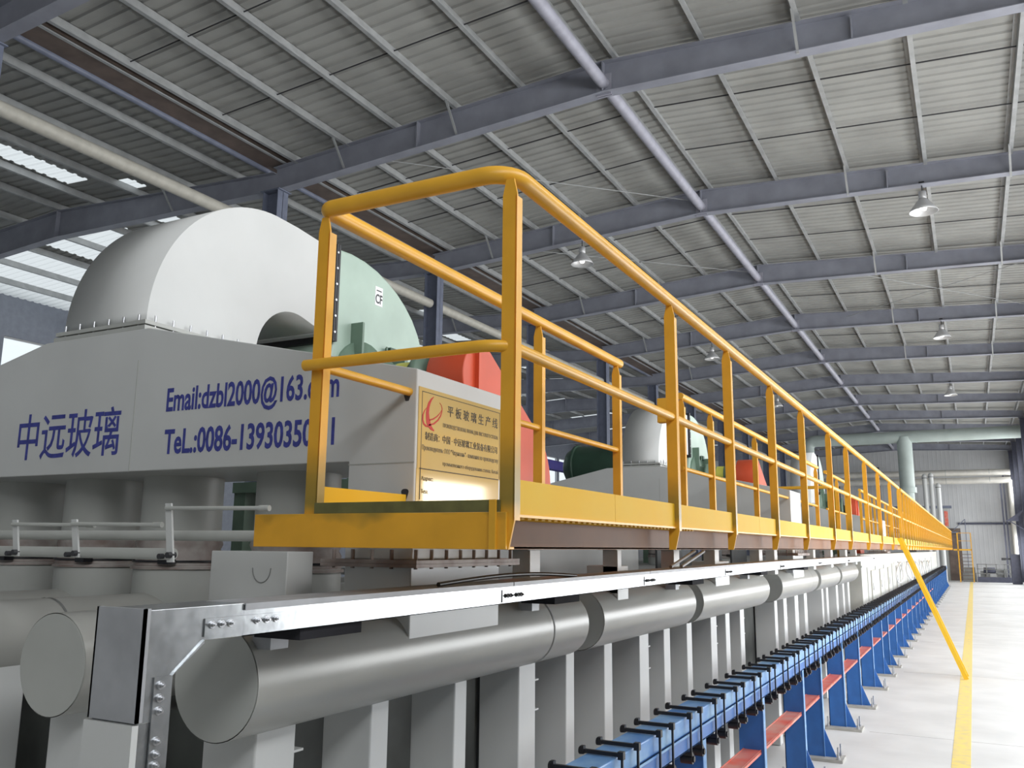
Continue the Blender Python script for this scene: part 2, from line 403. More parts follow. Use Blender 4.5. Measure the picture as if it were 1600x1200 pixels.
# columns
def hcol(w=.40, d=.30, h=EYE+7.06):
    mb = MB(); t = .014
    mb.box(-w/2, -w/2+t, -d/2, d/2, 0, h); mb.box(w/2-t, w/2, -d/2, d/2, 0, h); mb.box(-w/2, w/2, -.006, .006, 0, h)
    mb.box(-w/2-.06, w/2+.06, -d/2-.06, d/2+.06, 0, .025)
    mb.box(-w/2-.05, w/2+.05, -d/2-.03, d/2+.03, h-.02, h)
    return mb
c_me = None
for k, y in enumerate(RAF_Y[:12]):
    if c_me is None:
        o = obj('steel_column', hcol(), 'bluecol'); c_me = o.data
    else:
        o = bpy.data.objects.new('steel_column', c_me); COL.objects.link(o)
    o.location = (XC, y, 0)
    tag(o, 'blue-grey steel column in the row left of the machine, %s from the near end' % ORD[k], 'column', 'columns left of the machine')
for k, y in enumerate(RAF_Y):
    o = obj('steel_column', hcol(.42, .30, EYE+7.12), 'navy') if k == 0 else bpy.data.objects.new('steel_column', cr_me)
    if k == 0: cr_me = o.data
    else: COL.objects.link(o)
    o.location = (2.98, y, 0)
    tag(o, 'dark steel column against the right wall, %s from the far end' % ORD[len(RAF_Y)-1-k], 'column', 'columns along the right wall')
# valley gutter over the column row
g = MB().box(-12.36, -11.84, HY0, HY1, EYE+7.62, EYE+7.66).box(-12.36, -12.345, HY0, HY1, EYE+7.62, EYE+7.9).box(-11.855, -11.84, HY0, HY1, EYE+7.62, EYE+7.9)
gt = thing('gutter_beam', 'long brown valley gutter above the column row', 'gutter', (0, 0, 0))
obj('trough', g, 'brown', gt); obj('edge_tube', MB().tube((-12.40, HY0, EYE+7.60), (-12.40, HY1, EYE+7.60), .06, 14), 'bluecol', gt)
obj('lip', MB().box(-11.86, -11.80, HY0, HY1, EYE+7.60, EYE+7.625), 'purlin', gt)
# blue girder far left
tag(obj('crane_girder', MB().box(-20.2, -19.9, 34, 72, EYE+4.1, EYE+4.55).box(-20.3, -19.8, 34, 72, EYE+4.08, EYE+4.10).box(-20.3, -19.8, 34, 72, EYE+4.55, EYE+4.57).box(-20.2,-19.9,34.2,34.5,0,EYE+4.08).box(-20.2,-19.9,71.5,71.8,0,EYE+4.08).box(-20.2,-19.9,52.5,52.8,0,EYE+4.08), 'bluegird'),
    'violet-blue girder far left behind the machine', 'girder')

# high-bay lamps under the rafters
def lamp(label, x, y, z):
    t = thing('high_bay_lamp', label, 'lamp', (x, y, EYE+z), 'high bay lamps')
    obj('stem', MB().tube((0, 0, .13), (0, 0, .50), .012, 8).box(-.05, .05, -.05, .05, .48, .50), 'thin', t)
    obj('ballast', MB().lathe([(.02, .30), (.075, .29), (.08, .16), (.05, .13), (.0, .13)], (0, 0, 0), n=18), 'shade', t)
    obj('lamp_shade', MB().lathe([(.05, .15), (.08, .13), (.14, .06), (.23, -.06), (.275, -.14), (.268, -.14), (.222, -.055), (.13, .06), (.05, .12)], (0, 0, 0), n=28), 'shade', t)
    obj('bulb', MB().lathe([(.0, -.12), (.05, -.10), (.07, -.04), (.05, .04), (.03, .12)], (0, 0, 0), n=14), 'glow', t)
for k, y in enumerate((18.6, 30.6, 42.6)):
    lamp('white bell-shaped high bay lamp right of the ridge tube, %s from the camera' % ORD[k], -.37, y, 6.86)
for k, y in enumerate((18.6, 30.6, 42.6)):
    lamp('white bell-shaped high bay lamp left of the ridge tube, %s from the camera' % ORD[k], -7.86, y, 6.84)

# ================================================================== THE MACHINE (z below is relative to the eye; E lifts it)
E = EYE
PX, PZ, PR = -2.136, -.4315, .179
# ---- furnace body behind the ducts
body = thing('furnace', 'long dark grey furnace body behind the rows of vertical ducts', 'furnace', (0, 0, 0))
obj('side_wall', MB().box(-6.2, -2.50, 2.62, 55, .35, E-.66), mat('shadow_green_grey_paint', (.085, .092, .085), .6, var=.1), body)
for k in range(10): obj('rib', MB().box(-2.50, -2.47, 2.65+1.74*k, 2.73+1.74*k, .02, E-.66), 'dark', body)
obj('plinth', MB().box(-6.1, -2.55, 2.7, 55, 0, .35), 'dark', body)
obj('roof_plate', MB().box(-6.2, -2.46, 7.1, 55, E-.30, E-.235), 'body', body)
for y in (7.5, 9.0, 10.2, 12.8, 14.4, 16.0): obj('dark_panel', MB().box(-2.49, -2.47, y, y+.75, E-.235, E-.02), 'dark', body)
obj('hood_plate', MB().box(-2.49, -2.47, 4.2, 7.0, E-.66, E-.02), 'body', body)
# ---- cream panels farther along
cp = thing('furnace_casing', 'cream panelled furnace casing beyond the last pipe drum', 'furnace', (0, 0, 0))
obj('panel_wall', MB().box(-2.44, -1.97, 18.5, 58, E-1.35, E-.11), 'cream', cp)
for y in (19.5, 21.2, 23.2, 25.6, 28.4, 31.5, 35, 39, 44, 50): obj('seam_strip', MB().box(-1.97, -1.955, y-.02, y+.02, E-1.3, E-.37), 'grey', cp)
obj('long_strip', MB().box(-1.97, -1.955, 18.5, 58, E-.36, E-.33), 'grey', cp)
for y in (20.2, 22.1, 24.3, 27.0):
    d = obj('door', MB().box(-1.97, -1.945, y, y+.9, E-1.12, E-.45), 'grey' if y > 25 else 'cream', cp, bevel=.006)
    obj('handle', MB().tube((-1.93, y+.12, E-.86), (-1.93, y+.12, E-.70), .012, 8), 'bolt', d)
obj('skirt', MB().box(-2.44, -2.0, 18.5, 58, 0, E-1.35), 'body', cp)
for k in range(5):
    pts = [(-1.84 + .07*math.sin(a*1.3+k), 26.5+4.2*k+.35*math.cos(a)*(1+.2*k), E-.62-.035*k+.28*math.sin(a)) for a in [i*.45 for i in range(18)]]
    tag(obj('hose', MB().path(pts, .018, 8), 'white_hose'), 'loop of white hose hanging on the furnace side, %s beyond the ladder' % ORD[k], 'hose', 'white hoses')

# ---- pipe drums with their rectangular ducts
DUCT_Y = [(a*1.066, b*1.066) for a, b in [(2.11, 2.29), (2.69, 2.80), (3.27, 3.37), (3.86, 4.04), (4.41, 4.52), (4.96, 5.09), (5.58, 5.76), (6.09, 6.23), (6.65, 6.78), (7.34, 7.52), (7.83, 7.97), (8.37, 8.53),
          (9.12, 9.29), (9.52, 9.62), (9.98, 10.12), (10.50, 10.68), (11.21, 11.43), (11.88, 12.08), (12.42, 12.66), (13.36, 13.50), (13.80, 13.98), (14.84, 15.04), (15.64, 15.82), (16.30, 16.50)]]
def drum(x, ya, yb, label, group, ducts=True, seam=None, necks=(), full=True, inner=False):
    t = thing('pipe_drum', label, 'pipe', (x, ya, E+PZ), group)
    L = yb-ya
    obj('shell', MB().tube((0, 0, 0), (0, L, 0), PR, 48, caps=False), 'pipe', t)
    for y, s in ((0, -1), (L, 1)):
        cap = MB(); n = 48; R = PR-.003
        cap.tube((0, y-.002 if s > 0 else y+.004, 0), (0, y+.002 if s > 0 else y-.002, 0), R, 48)
        obj('end_cap', cap, 'grey', t)
    mb = MB(); s_ = [seam] if seam else []
    for sy in s_ : mb.tube((0, sy-ya-.006, 0), (0, sy-ya+.006, 0), PR+.0025, 48, caps=False)
    if s_: obj('weld_seam', mb, 'body', t)
    if ducts:
        for a, b in DUCT_Y:
            if a >= ya-.05 and b <= yb+.12:
                d = obj('vertical_duct', MB().box(-.19 if inner and a < 2.4 else -.195, .16 if inner and a < 2.4 else .036, a-ya, b-ya, (-E-PZ+.005 if not inner or b < 2.6 else -.66-PZ+.005), -.03), 'white', t, bevel=.006)
                if full and (b-a) > .15:
                    obj('flange_tab', MB().box(-.08, .030, b-ya, b-ya+.05, -.27, -.262), 'white', d)
                    obj('flange_tab', MB().box(-.08, .030, b-ya, b-ya+.05, -.42, -.412), 'white', d)
    for (a, b, xa, xb, zt) in necks:
        obj('neck', MB().box(xa-x, xb-x, a-ya, b-ya, .0, zt-PZ), 'white', t, bevel=.004)
    return t
drum(PX, 2.095, 4.70, 'nearest grey pipe drum under the walkway, round flat end towards the camera', 'pipe drums under the walkway', seam=4.24, necks=[(2.92, 3.65, -2.30, -1.972, -.088)])
drum(PX, 4.94, 6.88, 'second grey pipe drum from the near end under the walkway', 'pipe drums under the walkway', necks=[(5.25, 5.44, -2.2, -1.99, -.12)])
drum(PX, 7.10, 9.70, 'third grey pipe drum from the near end under the walkway', 'pipe drums under the walkway', necks=[(7.62, 8.1, -2.2, -1.99, -.12)])
drum(PX, 10.42, 13.05, 'fourth grey pipe drum from the near end under the walkway', 'pipe drums under the walkway', seam=12.6, necks=[(11.24, 11.97, -2.30, -1.972, -.088)])
drum(PX, 13.30, 15.35, 'fifth grey pipe drum from the near end under the walkway', 'pipe drums under the walkway')
drum(PX, 15.58, 17.9, 'sixth and last grey pipe drum under the walkway', 'pipe drums under the walkway')
t = drum(-2.936, 2.10, 6.9, 'grey pipe drum left of the galvanised riser, flat round end showing', 'pipes left of the walkway', inner=True)
b = obj('capped_branch', MB().box(0.006, .436, .70, .86, -.02, .398), 'white', t, bevel=.004)
mb = MB(); mb.path([(.30+.05*math.cos(a), .699, .33+.05*math.sin(a)*1.2) for a in [PI+i*PI/12 for i in range(13)]], .0025, 6); obj('pencil_mark', mb, 'body', b)
t = drum(-3.736, 1.25, 6.9, 'grey pipe drum at the left picture edge with a weld ring', 'pipes left of the walkway', seam=2.62, inner=True)
drum(-4.40, 2.1, 6.9, 'grey pipe drum under the lettered trunk, hidden behind the edge drum', 'pipes left of the walkway', inner=True)

# ---- lettered air trunks
def TXZ(x, y, z):     # text facing the camera side (-Y)
    return lambda u, v, t: (x+u, y-t-.0006, z+v)
def trunk(k, y):
    which = ['near', 'second', 'third'][k]
    lab = ['pale grey air trunk nearest the camera with blue stencilled writing and gold plate', 'grey air trunk of the middle fan unit, its peak showing between the railings', 'grey air trunk of the farthest fan unit behind the railings'][k]
    t = thing('air_trunk', lab, 'air duct', (0, y, E), 'air trunks')
    D = .73
    pts = [(-1.97, -.06), (-1.97, .712), (-3.60, 1.062), (-4.40, 1.062), (-6.02, .712), (-6.02, -.06), (-5.70, -.06), (-5.70, .34), (-2.302, .34), (-2.302, -.06)]
    obj('casing', MB().prism(pts, 'Y', 0, D), 'white', t, bevel=.005)
    for q in ((-3.655, -3.650, .34, .90), (-2.302, -1.971, .325, .330)): obj('seam', MB().box(q[0], q[1], -.0015, 0, q[2], q[3]), 'grey', t)
    if k == 0:
        for sx, sz in ((-2.015, .60), (-2.012, .20)):
            mb = MB(); mb.add([(sx+.016*math.cos(a)*(1+.25*math.sin(3*a)), -.0008, sz+.026*math.sin(a)*(1+.2*math.cos(2*a))) for a in [i*2*PI/18 for i in range(18)]], [tuple(range(18))[::-1]])
            obj('scorch_mark', mb, 'thin', t)
    # bottom flange with rusty bolts
    f = obj('flange', MB().box(-2.37, -1.90, -.07, D+.07, -.074, -.06).box(-2.37, -1.90, -.07, D+.07, -.088, -.075), 'rust', t)
    for p in [(-1.93, -.03+i*.113) for i in range(8)] + [(-2.32+i*.095, -.045) for i in range(4)]:
        obj('flange_bolt', MB().tube((*p, -.095), (*p, -.02), .008, 6), 'rust', f)
    # round ducts under the trunk, with rusty flexible joints
    for i, dx in enumerate((-2.94, -3.74, -4.37, -5.05)):
        d = obj('round_duct', MB().tube((dx, .43, -.34 if k == 0 else -.232), (dx, .43, -.12), 0.222, 32, caps=False).tube((dx, .43, .02), (dx, .43, .345), .205, 32, caps=False), 'grey', t)
        fj = MB().lathe([(.215, -.13), (.225, -.11), (.21, -.085), (.222, -.06), (.208, -.035), (.22, -.01), (.21, .03)], (dx, .43, 0), n=32)
        fj.tube((dx, .43, -.135), (dx, .43, -.122), .235, 32).tube((dx, .43, .018), (dx, .43, .03), .222, 32)
        j_ = obj('flexible_joint', fj, 'rust', d)
        c = MB().tube((dx, .43, -.10), (dx, .43, -.09), .229, 32, caps=False).box(dx+.10, dx+.17, .43-.225, .43-.17, -.108, -.085)
        obj('clamp_band', c, 'black', j_)
    if k == 0:
        obj('lettering', text_mb('中远玻璃', .81, .25, TXZ(-4.555, 0, .425), .006), 'blueink', t)
        obj('lettering', text_mb('Email:dzbl2000@163.com', 1.055, .155, TXZ(-3.425, 0, .590), .022), 'blueink', t)
        obj('lettering', text_mb('TeL.:0086-13930350 11', 1.035, .125, TXZ(-3.42, 0, .413), .024), 'blueink', t)
        # gold plate on the right-hand end
        pl = obj('plaque', MB().box(-1.97, -1.966, .015, .725, .385-.08, .641).box(-1.97, -1.967, .012, .705, .16, .3045), 'gold', t, label='gold engraved maker plate with red emblem')
        TP = lambda y0, z0: (lambda u, v, tt: (-1.9655+tt, y0+u, z0+v))
        bd = MB(); X0, X1 = -1.9665, -1.9654
        for (a, b_, c, d) in ((.035, .71, .622, .625), (.035, .039, .18, .622), (.706, .709, .31, .622), (.03, .70, .3035, .307)): bd.box(X0, X1, a, b_, c, d)
        obj('border_line', bd, 'ink', pl)
        for body_, y0, z0, w_, h_, m_, bo in (('平 板 玻 璃 生 产 线', .235, .545, .45, .048, 'ink', .002),
                ('ПРОИЗВОДСТВЕННАЯ ЛИНИЯ ДЛЯ ЛИСТОВОГО СТЕКЛА', .20, .490, .49, .021, 'greyink', 0),
                ('制造商：中国 · 中远玻璃工业装备有限公司', .065, .425, .62, .034, 'ink', 0),
                ('Производитель: ООО "Чжунюань" - компания по производству', .045, .377, .65, .027, 'greyink', 0),
                ('промышленного оборудования стекла. Китай', .205, .326, .49, .023, 'greyink', 0),
                ('Адрес:', .045, .255, .09, .020, 'greyink', 0), ('Тел.', .045, .205, .055, .018, 'greyink', 0)):
            obj('engraved_line', text_mb(body_, w_, h_, TP(y0, z0), bo), m_, pl)
        # the red emblem: brush strokes of changing width
        em = MB()
        def uv(px, py): return (.038+(px-350)/275*.155, .612-((py-.21*(px-500))-195)/440*.145)
        for st in ([(500, 195, 6), (470, 225, 20), (445, 270, 30), (428, 330, 34), (420, 400, 38), (425, 460, 44), (435, 520, 52), (450, 565, 46), (480, 605, 34), (515, 632, 12)],
                   [(405, 340, 5), (378, 380, 10), (362, 430, 14), (360, 490, 16), (375, 540, 20), (405, 568, 22), (430, 575, 20)],
                   [(585, 268, 3), (608, 298, 5), (620, 340, 7), (616, 390, 10), (600, 440, 14), (565, 495, 17), (510, 540, 20), (440, 558, 18)],
                   [(612, 365, 3), (590, 405, 9), (550, 448, 14), (500, 480, 16), (445, 495, 16)]):
            L_, R_ = [], []
            for i, (px, py, wd) in enumerate(st):
                a = st[max(i-1, 0)]; c = st[min(i+1, len(st)-1)]; dx, dy = c[0]-a[0], c[1]-a[1]; n = math.hypot(dx, dy)
                L_.append(uv(px-dy/n*wd/2, py+dx/n*wd/2)); R_.append(uv(px+dy/n*wd/2, py-dx/n*wd/2))
            for i in range(len(st)-1):
                em.add([(-1.9648, *p) for p in (L_[i], L_[i+1], R_[i+1], R_[i])] + [(-1.966, *p) for p in (L_[i], L_[i+1], R_[i+1], R_[i])],
                       [(0, 1, 2, 3), (4, 7, 6, 5), (0, 4, 5, 1), (2, 6, 7, 3)])
        obj('emblem', em, 'redink', pl)
    return t

# ---- elbows: square duct turning from up to along
def arc(cy, cz, r, a0, a1, n): return [(cy+r*math.cos(a0+(a1-a0)*i/n), cz+r*math.sin(a0+(a1-a0)*i/n)) for i in range(n+1)]
EX0, EX1 = -4.315, -3.672
def raise_up(t):       # the farthest unit is taller above the trunk
    t.scale = (1, 1, 1.65); t.location.z = E + 1.1*(1-1.65)
def elbow(k, y):
    EX0 = -4.315 if k == 0 else -4.20
    lab = ['white curved duct elbow nearest the camera, on top of the lettered trunk', 'white curved duct elbow of the middle fan unit, seen between yellow posts', 'cream curved duct elbow of the farthest fan unit'][k]
    t = thing('duct_elbow', lab, 'duct', (0, y-2.92, E), 'duct elbows')
    prof = arc(3.84, 1.115, .88, PI, PI/2, 28) + [(4.04, 1.985), (4.32, 1.955), (4.32, 1.365)] + arc(4.05, 1.115, .31, PI*.42, PI, 14)
    obj('elbow_shell', MB().prism(prof, 'X', EX0, EX1, smooth_from=.2), 'white', t)
    obj('base_flange', MB().box(EX0-.035, EX1+.035, 2.925, 3.645, 1.062, 1.085).box(EX0-.03, EX1+.03, 2.93, 3.80, 1.095, 1.115), 'grey', t)
    for p in [(EX1+.02, 3.0+i*.115) for i in range(7)] + [(EX0+.03+i*.115, 2.945) for i in range(6)]:
        obj('flange_bolt', MB().tube((*p, 1.085), (*p, 1.15), .006, 6), 'bolt', t)
    if k == 2: raise_up(t)
    obj('flexible_connector', MB().box(EX0+.02, EX1-.005, 4.325, 4.40, 1.36, 1.955), 'paper', t)
    return t

# ---- fans
def fan(k, y):
    lab = ['pale green centrifugal fan nearest the camera with red belt guard', 'pale green fan of the middle unit with smaller-looking red guard', 'green fan of the farthest unit, half hidden by posts'][k]
    t = thing('centrifugal_fan', lab, 'fan', (0, y-2.92, E), 'centrifugal fans')
    prof = [(4.44, 1.33), (4.44, 1.975), (4.60, 1.985), (4.75, 1.975), (4.90, 1.945), (5.03, 1.90), (5.15, 1.845), (5.26, 1.775), (5.36, 1.69), (5.44, 1.59), (5.505, 1.47), (5.54, 1.34), (5.55, 1.20), (5.53, 1.06),
            (5.47, .92), (5.38, .80), (5.26, .70), (5.12, .63), (4.96, .60), (4.80, .61), (4.65, .67), (4.53, .77), (4.45, .90), (4.41, 1.05), (4.42, 1.2)]
    if k == 2: raise_up(t)
    v = obj('volute', MB().prism(prof, 'X', EX0, EX1, smooth_from=.3), 'green', t, bevel=.015)
    obj('outlet_flange', MB().box(EX0-.05, EX1+.03, 4.40, 4.415, 1.32, 1.99).box(EX0-.05, EX1+.03, 4.42, 4.44, 1.32, 1.99), 'black', t)
    for i in range(6): obj('flange_bolt', MB().tube((EX1+.028, 4.408, 1.38+i*.11), (EX1+.036, 4.408, 1.38+i*.11), .008, 8), 'bolt', t)
    obj('stiffener', MB().box(EX1, EX1+.10, 4.62, 4.64, .95, 1.49), 'mgreen', t)
    obj('stiffener', MB().box(EX1, EX1+.12, 5.10, 5.14, 1.20, 1.36), 'mgreen', t)
    obj('gauge_rod', MB().tube((EX1+.03, 5.0, 1.2), (EX1+.03, 5.0, 1.40), .008, 8), 'mgreen', t)
    obj('lifting_lug', MB().box(EX1, EX1+.05, 5.02, 5.10, 1.34, 1.40), 'dgreen', t)
    hub = MB().lathe([(.30, EX1), (.30, EX1+.03), (.14, EX1+.05), (.13, -3.50), (.17, -3.50), (.17, -3.46), (.12, -3.45), (.12, -3.16), (.19, -3.15), (.19, -3.10), (.07, -3.09), (.07, -2.98)], (0, 4.75, 1.08), axis='X', n=28)
    h = obj('bearing_housing', hub, 'mgreen', t)
    obj('sticker', MB().lathe([(.1235, -3.33), (.1235, -3.22)], (0, 4.75, 1.08), axis='X', n=28), mat_yellow_sticker, h)
    ped = MB().prism([(4.60, 1.02), (4.90, 1.02), (5.05, .40), (4.45, .40)], 'X', -3.52, -3.10)
    ped.box(-4.40, -3.0, 4.35, 6.1, .33, .40); 
    for px in (-4.35, -3.1):
        for py in (4.42, 6.0): ped.box(px-.05, px+.05, py-.05, py+.05, -.235 if k < 2 else .292, .33)
    obj('pedestal', ped, 'mgreen', t)
    # belt guard: outline round a small and a large pulley
    (y1, z1, r1), (y2, z2, r2) = (4.82, 1.06, .235), (5.45, .43, .435)
    dy, dz = y2-y1, z2-z1; dd = math.hypot(dy, dz); ph = math.atan2(dz, dy); al = math.acos((r1-r2)/dd)
    out = arc(y1, z1, r1, ph+al, ph+2*PI-al, 22) + arc(y2, z2, r2, ph-al, ph+al, 26)
    gx0, gx1 = -3.03, -2.75
    gd = obj('belt_guard', MB().prism(out, 'X', gx0, gx1, smooth_from=.14), 'red', t, bevel=.008)
    gp = MB().box(gx1, gx1+.03, 4.735, 4.765, .80, 1.27)
    gp.box(gx1, gx1+.03, 4.735, 4.76, .45, .80)
    obj('joint_strip', gp, 'red', gd)
    m_ = MB().lathe([(0, -3.75), (.16, -3.74), (.20, -3.66), (.20, -3.12), (.16, -3.08), (.05, -3.07), (.05, -3.03)], (0, 5.45, .62), axis='X', n=28)
    for i in range(16):
        a = 2*PI*i/16; m_.box(-3.64, -3.16, 5.45+.20*math.cos(a)-.004, 5.45+.20*math.cos(a)+.004, .62+.20*math.sin(a)-.015, .62+.20*math.sin(a)+.015)
    m_.box(-3.6, -3.2, 5.30, 5.60, .40, .45)
    obj('motor', m_, 'mgreen', t)
    if k == 0:
        s = obj('sticker', MB().box(EX1, EX1+.002, 4.875, 4.965, 1.69, 1.83), 'paper', t, label='small white sticker with dark letters')
        TP = lambda u, v, tt: (EX1+.0022+tt, 4.88+u, 1.705+v)
        obj('lettering', text_mb('CF', .08, .07, TP, .02), 'black', s)
        obj('lettering', MB().box(EX1+.002, EX1+.003, 4.89, 4.95, 1.797, 1.805), 'black', s)
    return t
mat_yellow_sticker = mat('yellow_sticker', (.62, .60, .10), .5, var=.04)
UNIT_Y = [2.92, 11.24, 23.90]
for k, y in enumerate(UNIT_Y):
    trunk(k, y); elbow(k, y); fan(k, y)

# dark green motor drum left of the middle elbow
t = thing('drum_motor', 'dark green rounded motor housing left of the middle elbow', 'motor', (-5.2, 13.0, E), None)
obj('housing', MB().lathe([(0, -.60), (.16, -.585), (.27, -.52), (.325, -.42), (.34, -.36), (.34, .42), (.30, .50), (0, .52)], (0, 0, 1.25), axis='X', n=36), 'dgreen', t)
obj('rim', MB().lathe([(.335, -.40), (.365, -.39), (.365, -.355), (.335, -.345)], (0, 0, 1.25), axis='X', n=36), 'dgreen', t)
obj('pedestal', MB().box(-.40, .40, -.28, .28, -.234, .95), 'mgreen', t)

# damper linkage in front of the round ducts, left
t = thing('damper_linkage', 'grey tube linkage with levers and rods in front of the round ducts', 'linkage', (0, 2.28, E))
obj('tube', MB().tube((-3.9, 0, -.042), (-2.575, 0, -.042), .021, 18), 'grey', t)
obj('tube', MB().tube((-3.95, .16, .026), (-2.30, .16, .026), .020, 18), 'grey', t)
for x, dz, zt in ((-2.555, -.07, .140), (-3.07, -.06, .085), (-3.44, -.06, .085)):
    lv = obj('lever', MB().prism([(x-.02, dz), (x+.012, dz), (x-.022, zt), (x-.052, zt)], 'Y', -.028, -.020), 'white', t)
    rx = x-.037; L = .46
    obj('rod', MB().tube((rx, -.035, zt-.018), (rx+L, -.01, zt-.022), .0075, 10).tube((rx+L-.03, -.012, zt-.022), (rx+L+.012, -.0095, zt-.022), .0105, 10), 'grey', lv)
    obj('pin', MB().tube((x-.002, -.045, -.045), (x-.002, -.01, -.045), .011, 10), 'thin', lv); obj('pin', MB().tube((x-.05, -.04, -.05), (x-.05, -.02, -.05), .010, 10), 'thin', lv)

# ---- support posts carrying the walkway
for i, (a, b) in enumerate([(4.01, 4.13), (5.25, 5.32), (6.43, 6.57), (7.61, 7.75), (9.4, 9.56), (10.2, 10.36), (12.92, 13.1), (14.62, 14.85), (16.4, 16.65), (17.9, 18.1)]):
    z0 = -.29 if not 6.88 < a < 7.1 else -.30
    mb = MB().box(-2.09, -1.99, a, b, E-.29, E-.015).box(-2.12, -1.985, a-.03, b+.03, E-.022, E-.010)
    tag(obj('support_post', mb, 'white', bevel=.003), 'short pale post between pipe drum and walkway, %s from the near end' % ORD[i], 'post', 'short posts under the walkway')

# ---- galvanised cable tray with its bend and riser
TX0, TX1 = -1.962, -1.80
M_dull = mat('dull_dark_channel', (.03, .03, .035), .85, spec=.1)
t = thing('cable_tray', 'bright galvanised cable tray running under the walkway, bending down at its near end', 'cable tray', (0, 0, E))
def tz(y): return -.166 + .0045*(min(y, 9)-1.5)
SEG = [(1.85, 3.46), (3.46, 5.3), (5.3, 7.3), (7.3, 9.6), (9.6, 12.2), (12.2, 15.2), (15.2, 19.2)]
for a, b in SEG:
    mb = MB()
    def slab(z0, z1, xa, xb, ya=a, yb=b):
        mb.add([(x, y, tz(y)+z) for z in (z0, z1) for y in (ya, yb) for x in (xa, xb)], [(0, 2, 3, 1), (4, 5, 7, 6), (0, 1, 5, 4), (2, 6, 7, 3), (0, 4, 6, 2), (1, 3, 7, 5)])
    slab(-.088, -.004, TX1-.003, TX1, a+.002, b-.002); slab(-.088, -.004, TX0, TX0+.003, a+.002, b-.002); slab(-.088, -.085, TX0, TX1, a+.002, b-.002)
    obj('trough', mb, 'galv', t)
    mb = MB(); slab(-.004, 0, TX0-.006, TX1+.006, a+.003, b-.003); slab(-.018, -.004, TX1+.003, TX1+.006, a+.003, b-.003); obj('cover', mb, 'lid', t)
    mb = MB(); slab(-.082, -.030, TX1, TX1+.004, b-.10, b+.10)
    s = obj('splice_plate', mb, 'galv', t)
    for q in (-.075, -.05, -.025, .025, .05, .075): obj('bolt', MB().bolt((TX1+.004, b+q, tz(b)-.055), 'X', .006, .009), 'thin', s)
for y0 in (2.10, 3.92, 6.28, 8.6, 11.0):
    b = obj('bracket', MB().box(TX0-.03, TX1-.01, y0, y0+.30, tz(y0)-.122, tz(y0)-.087), M_dull, t)
    obj('weld_foot', MB().box(TX0-.055, TX0+.02, y0+.02, y0+.10, tz(y0)-.16, tz(y0)-.118), 'lid', b)
bend = [(1.525, -.166), (1.85, -.166), (1.85, -.172), (1.70, -.255), (1.625, -.335), (1.615, -.435), (1.50, -.440)]
bend = [(1.525, -.164), (1.855, -.163), (1.855, -.252), (1.712, -.252), (1.622, -.322), (1.615, -.43), (1.525, -.43)]
obj('bend', MB().prism(bend, 'X', TX0, TX1), 'galv', t, bevel=.002)
obj('bend_lid', MB().box(TX0-.006, TX1+.006, 1.517, 1.525, -.425, -.160).box(TX0-.006, TX0, 1.517, 1.535, -.425, -.160).box(TX1, TX1+.006, 1.517, 1.535, -.425, -.160), 'lid', t)
obj('riser', MB().box(TX0+.002, TX1-.002, 1.53, 1.612, -E+.02, -.43), 'galv', t)
obj('riser_cover', MB().box(TX0-.012, TX1+.0, 1.512, 1.53, -E+.02, -.430), 'white', t, label='pale cover strip of the riser')
s = obj('splice_plate', MB().box(TX1, TX1+.004, 1.563, 1.618, -.60, -.325), 'galv', t)
for z in (-.345, -.375, -.405, -.475, -.505, -.53): obj('bolt', MB().bolt((TX1+.004, 1.582, z), 'X', .0065, .010), 'bolt', s)
s = obj('splice_plate', MB().box(TX1, TX1+.004, 1.712, 2.02, -.242, -.196), 'galv', t)
for y in (1.735, 1.768, 1.80, 1.90, 1.938, 1.975): obj('bolt', MB().bolt((TX1+.004, y, -.212), 'X', .0065, .010), 'bolt', s)
obj('slope_rim', MB().prism([(1.712, -.249), (1.622, -.319), (1.616, -.326), (1.712, -.257)], 'X', TX1-.004, TX1+.006), 'galv', t)
mb = MB(); mb.path([(-1.83, 2.9+.06*i, E+tz(2.9)+.010+.022*math.sin(PI*i/22)) for i in range(23)], .009, 10)
tag(obj('cable', mb, 'black'), 'short black cable arched along the top of the galvanised tray', 'cable')
mb = MB().path([(-1.85, 5.9, E+tz(6)+.012), (-1.86, 6.3, E-.07), (-1.88, 6.6, E-.03)], .012, 8).path([(-1.82, 6.05, E+tz(6)+.012), (-1.83, 6.45, E-.07), (-1.85, 6.75, E-.03)], .012, 8)
tag(obj('conduit', mb, 'lid'), 'pair of slanting dark conduits rising from the tray to the walkway', 'conduit')

# ================================================================== YELLOW WALKWAY
def fillet(pts, r, n=7):
    out = [Vector(pts[0])]
    for i in range(1, len(pts)-1):
        p = Vector(pts[i]); a = (Vector(pts[i-1])-p).normalized(); b = (Vector(pts[i+1])-p).normalized()
        rr = r[i-1] if isinstance(r, (list, tuple)) else r
        c = p + (a+b)*rr; s = p+a*rr; e = p+b*rr
        for k in range(n+1):
            th = PI/2*k/n; out.append(c - b*rr*math.cos(th) - a*rr*math.sin(th))
    return out + [Vector(pts[-1])]
WX0, WX1 = -2.005, -1.243
POST_R = [2.35, 4.035, 5.165, 6.45, 7.755, 9.37, 10.79, 12.75, 14.63, 16.82, 18.9]
def post_mb(x, out, z1=1.172):
    """angle post: flat leg towards the camera, thin leg along the walkway, foot cut on the slant (local to its base)"""
    mb = MB(); s = out; h = .026
    mb.prism([(-s*h, -.012), (s*.006, -.012), (s*h, .075), (s*h, z1-.055), (s*.014, z1), (-s*.014, z1), (-s*h, z1-.055)], 'Y', -.004, .004)
    mb.box(min(s*h, s*(h-.006)), max(s*h, s*(h-.006)), -.004, .034, .075, z1-.06)
    return mb
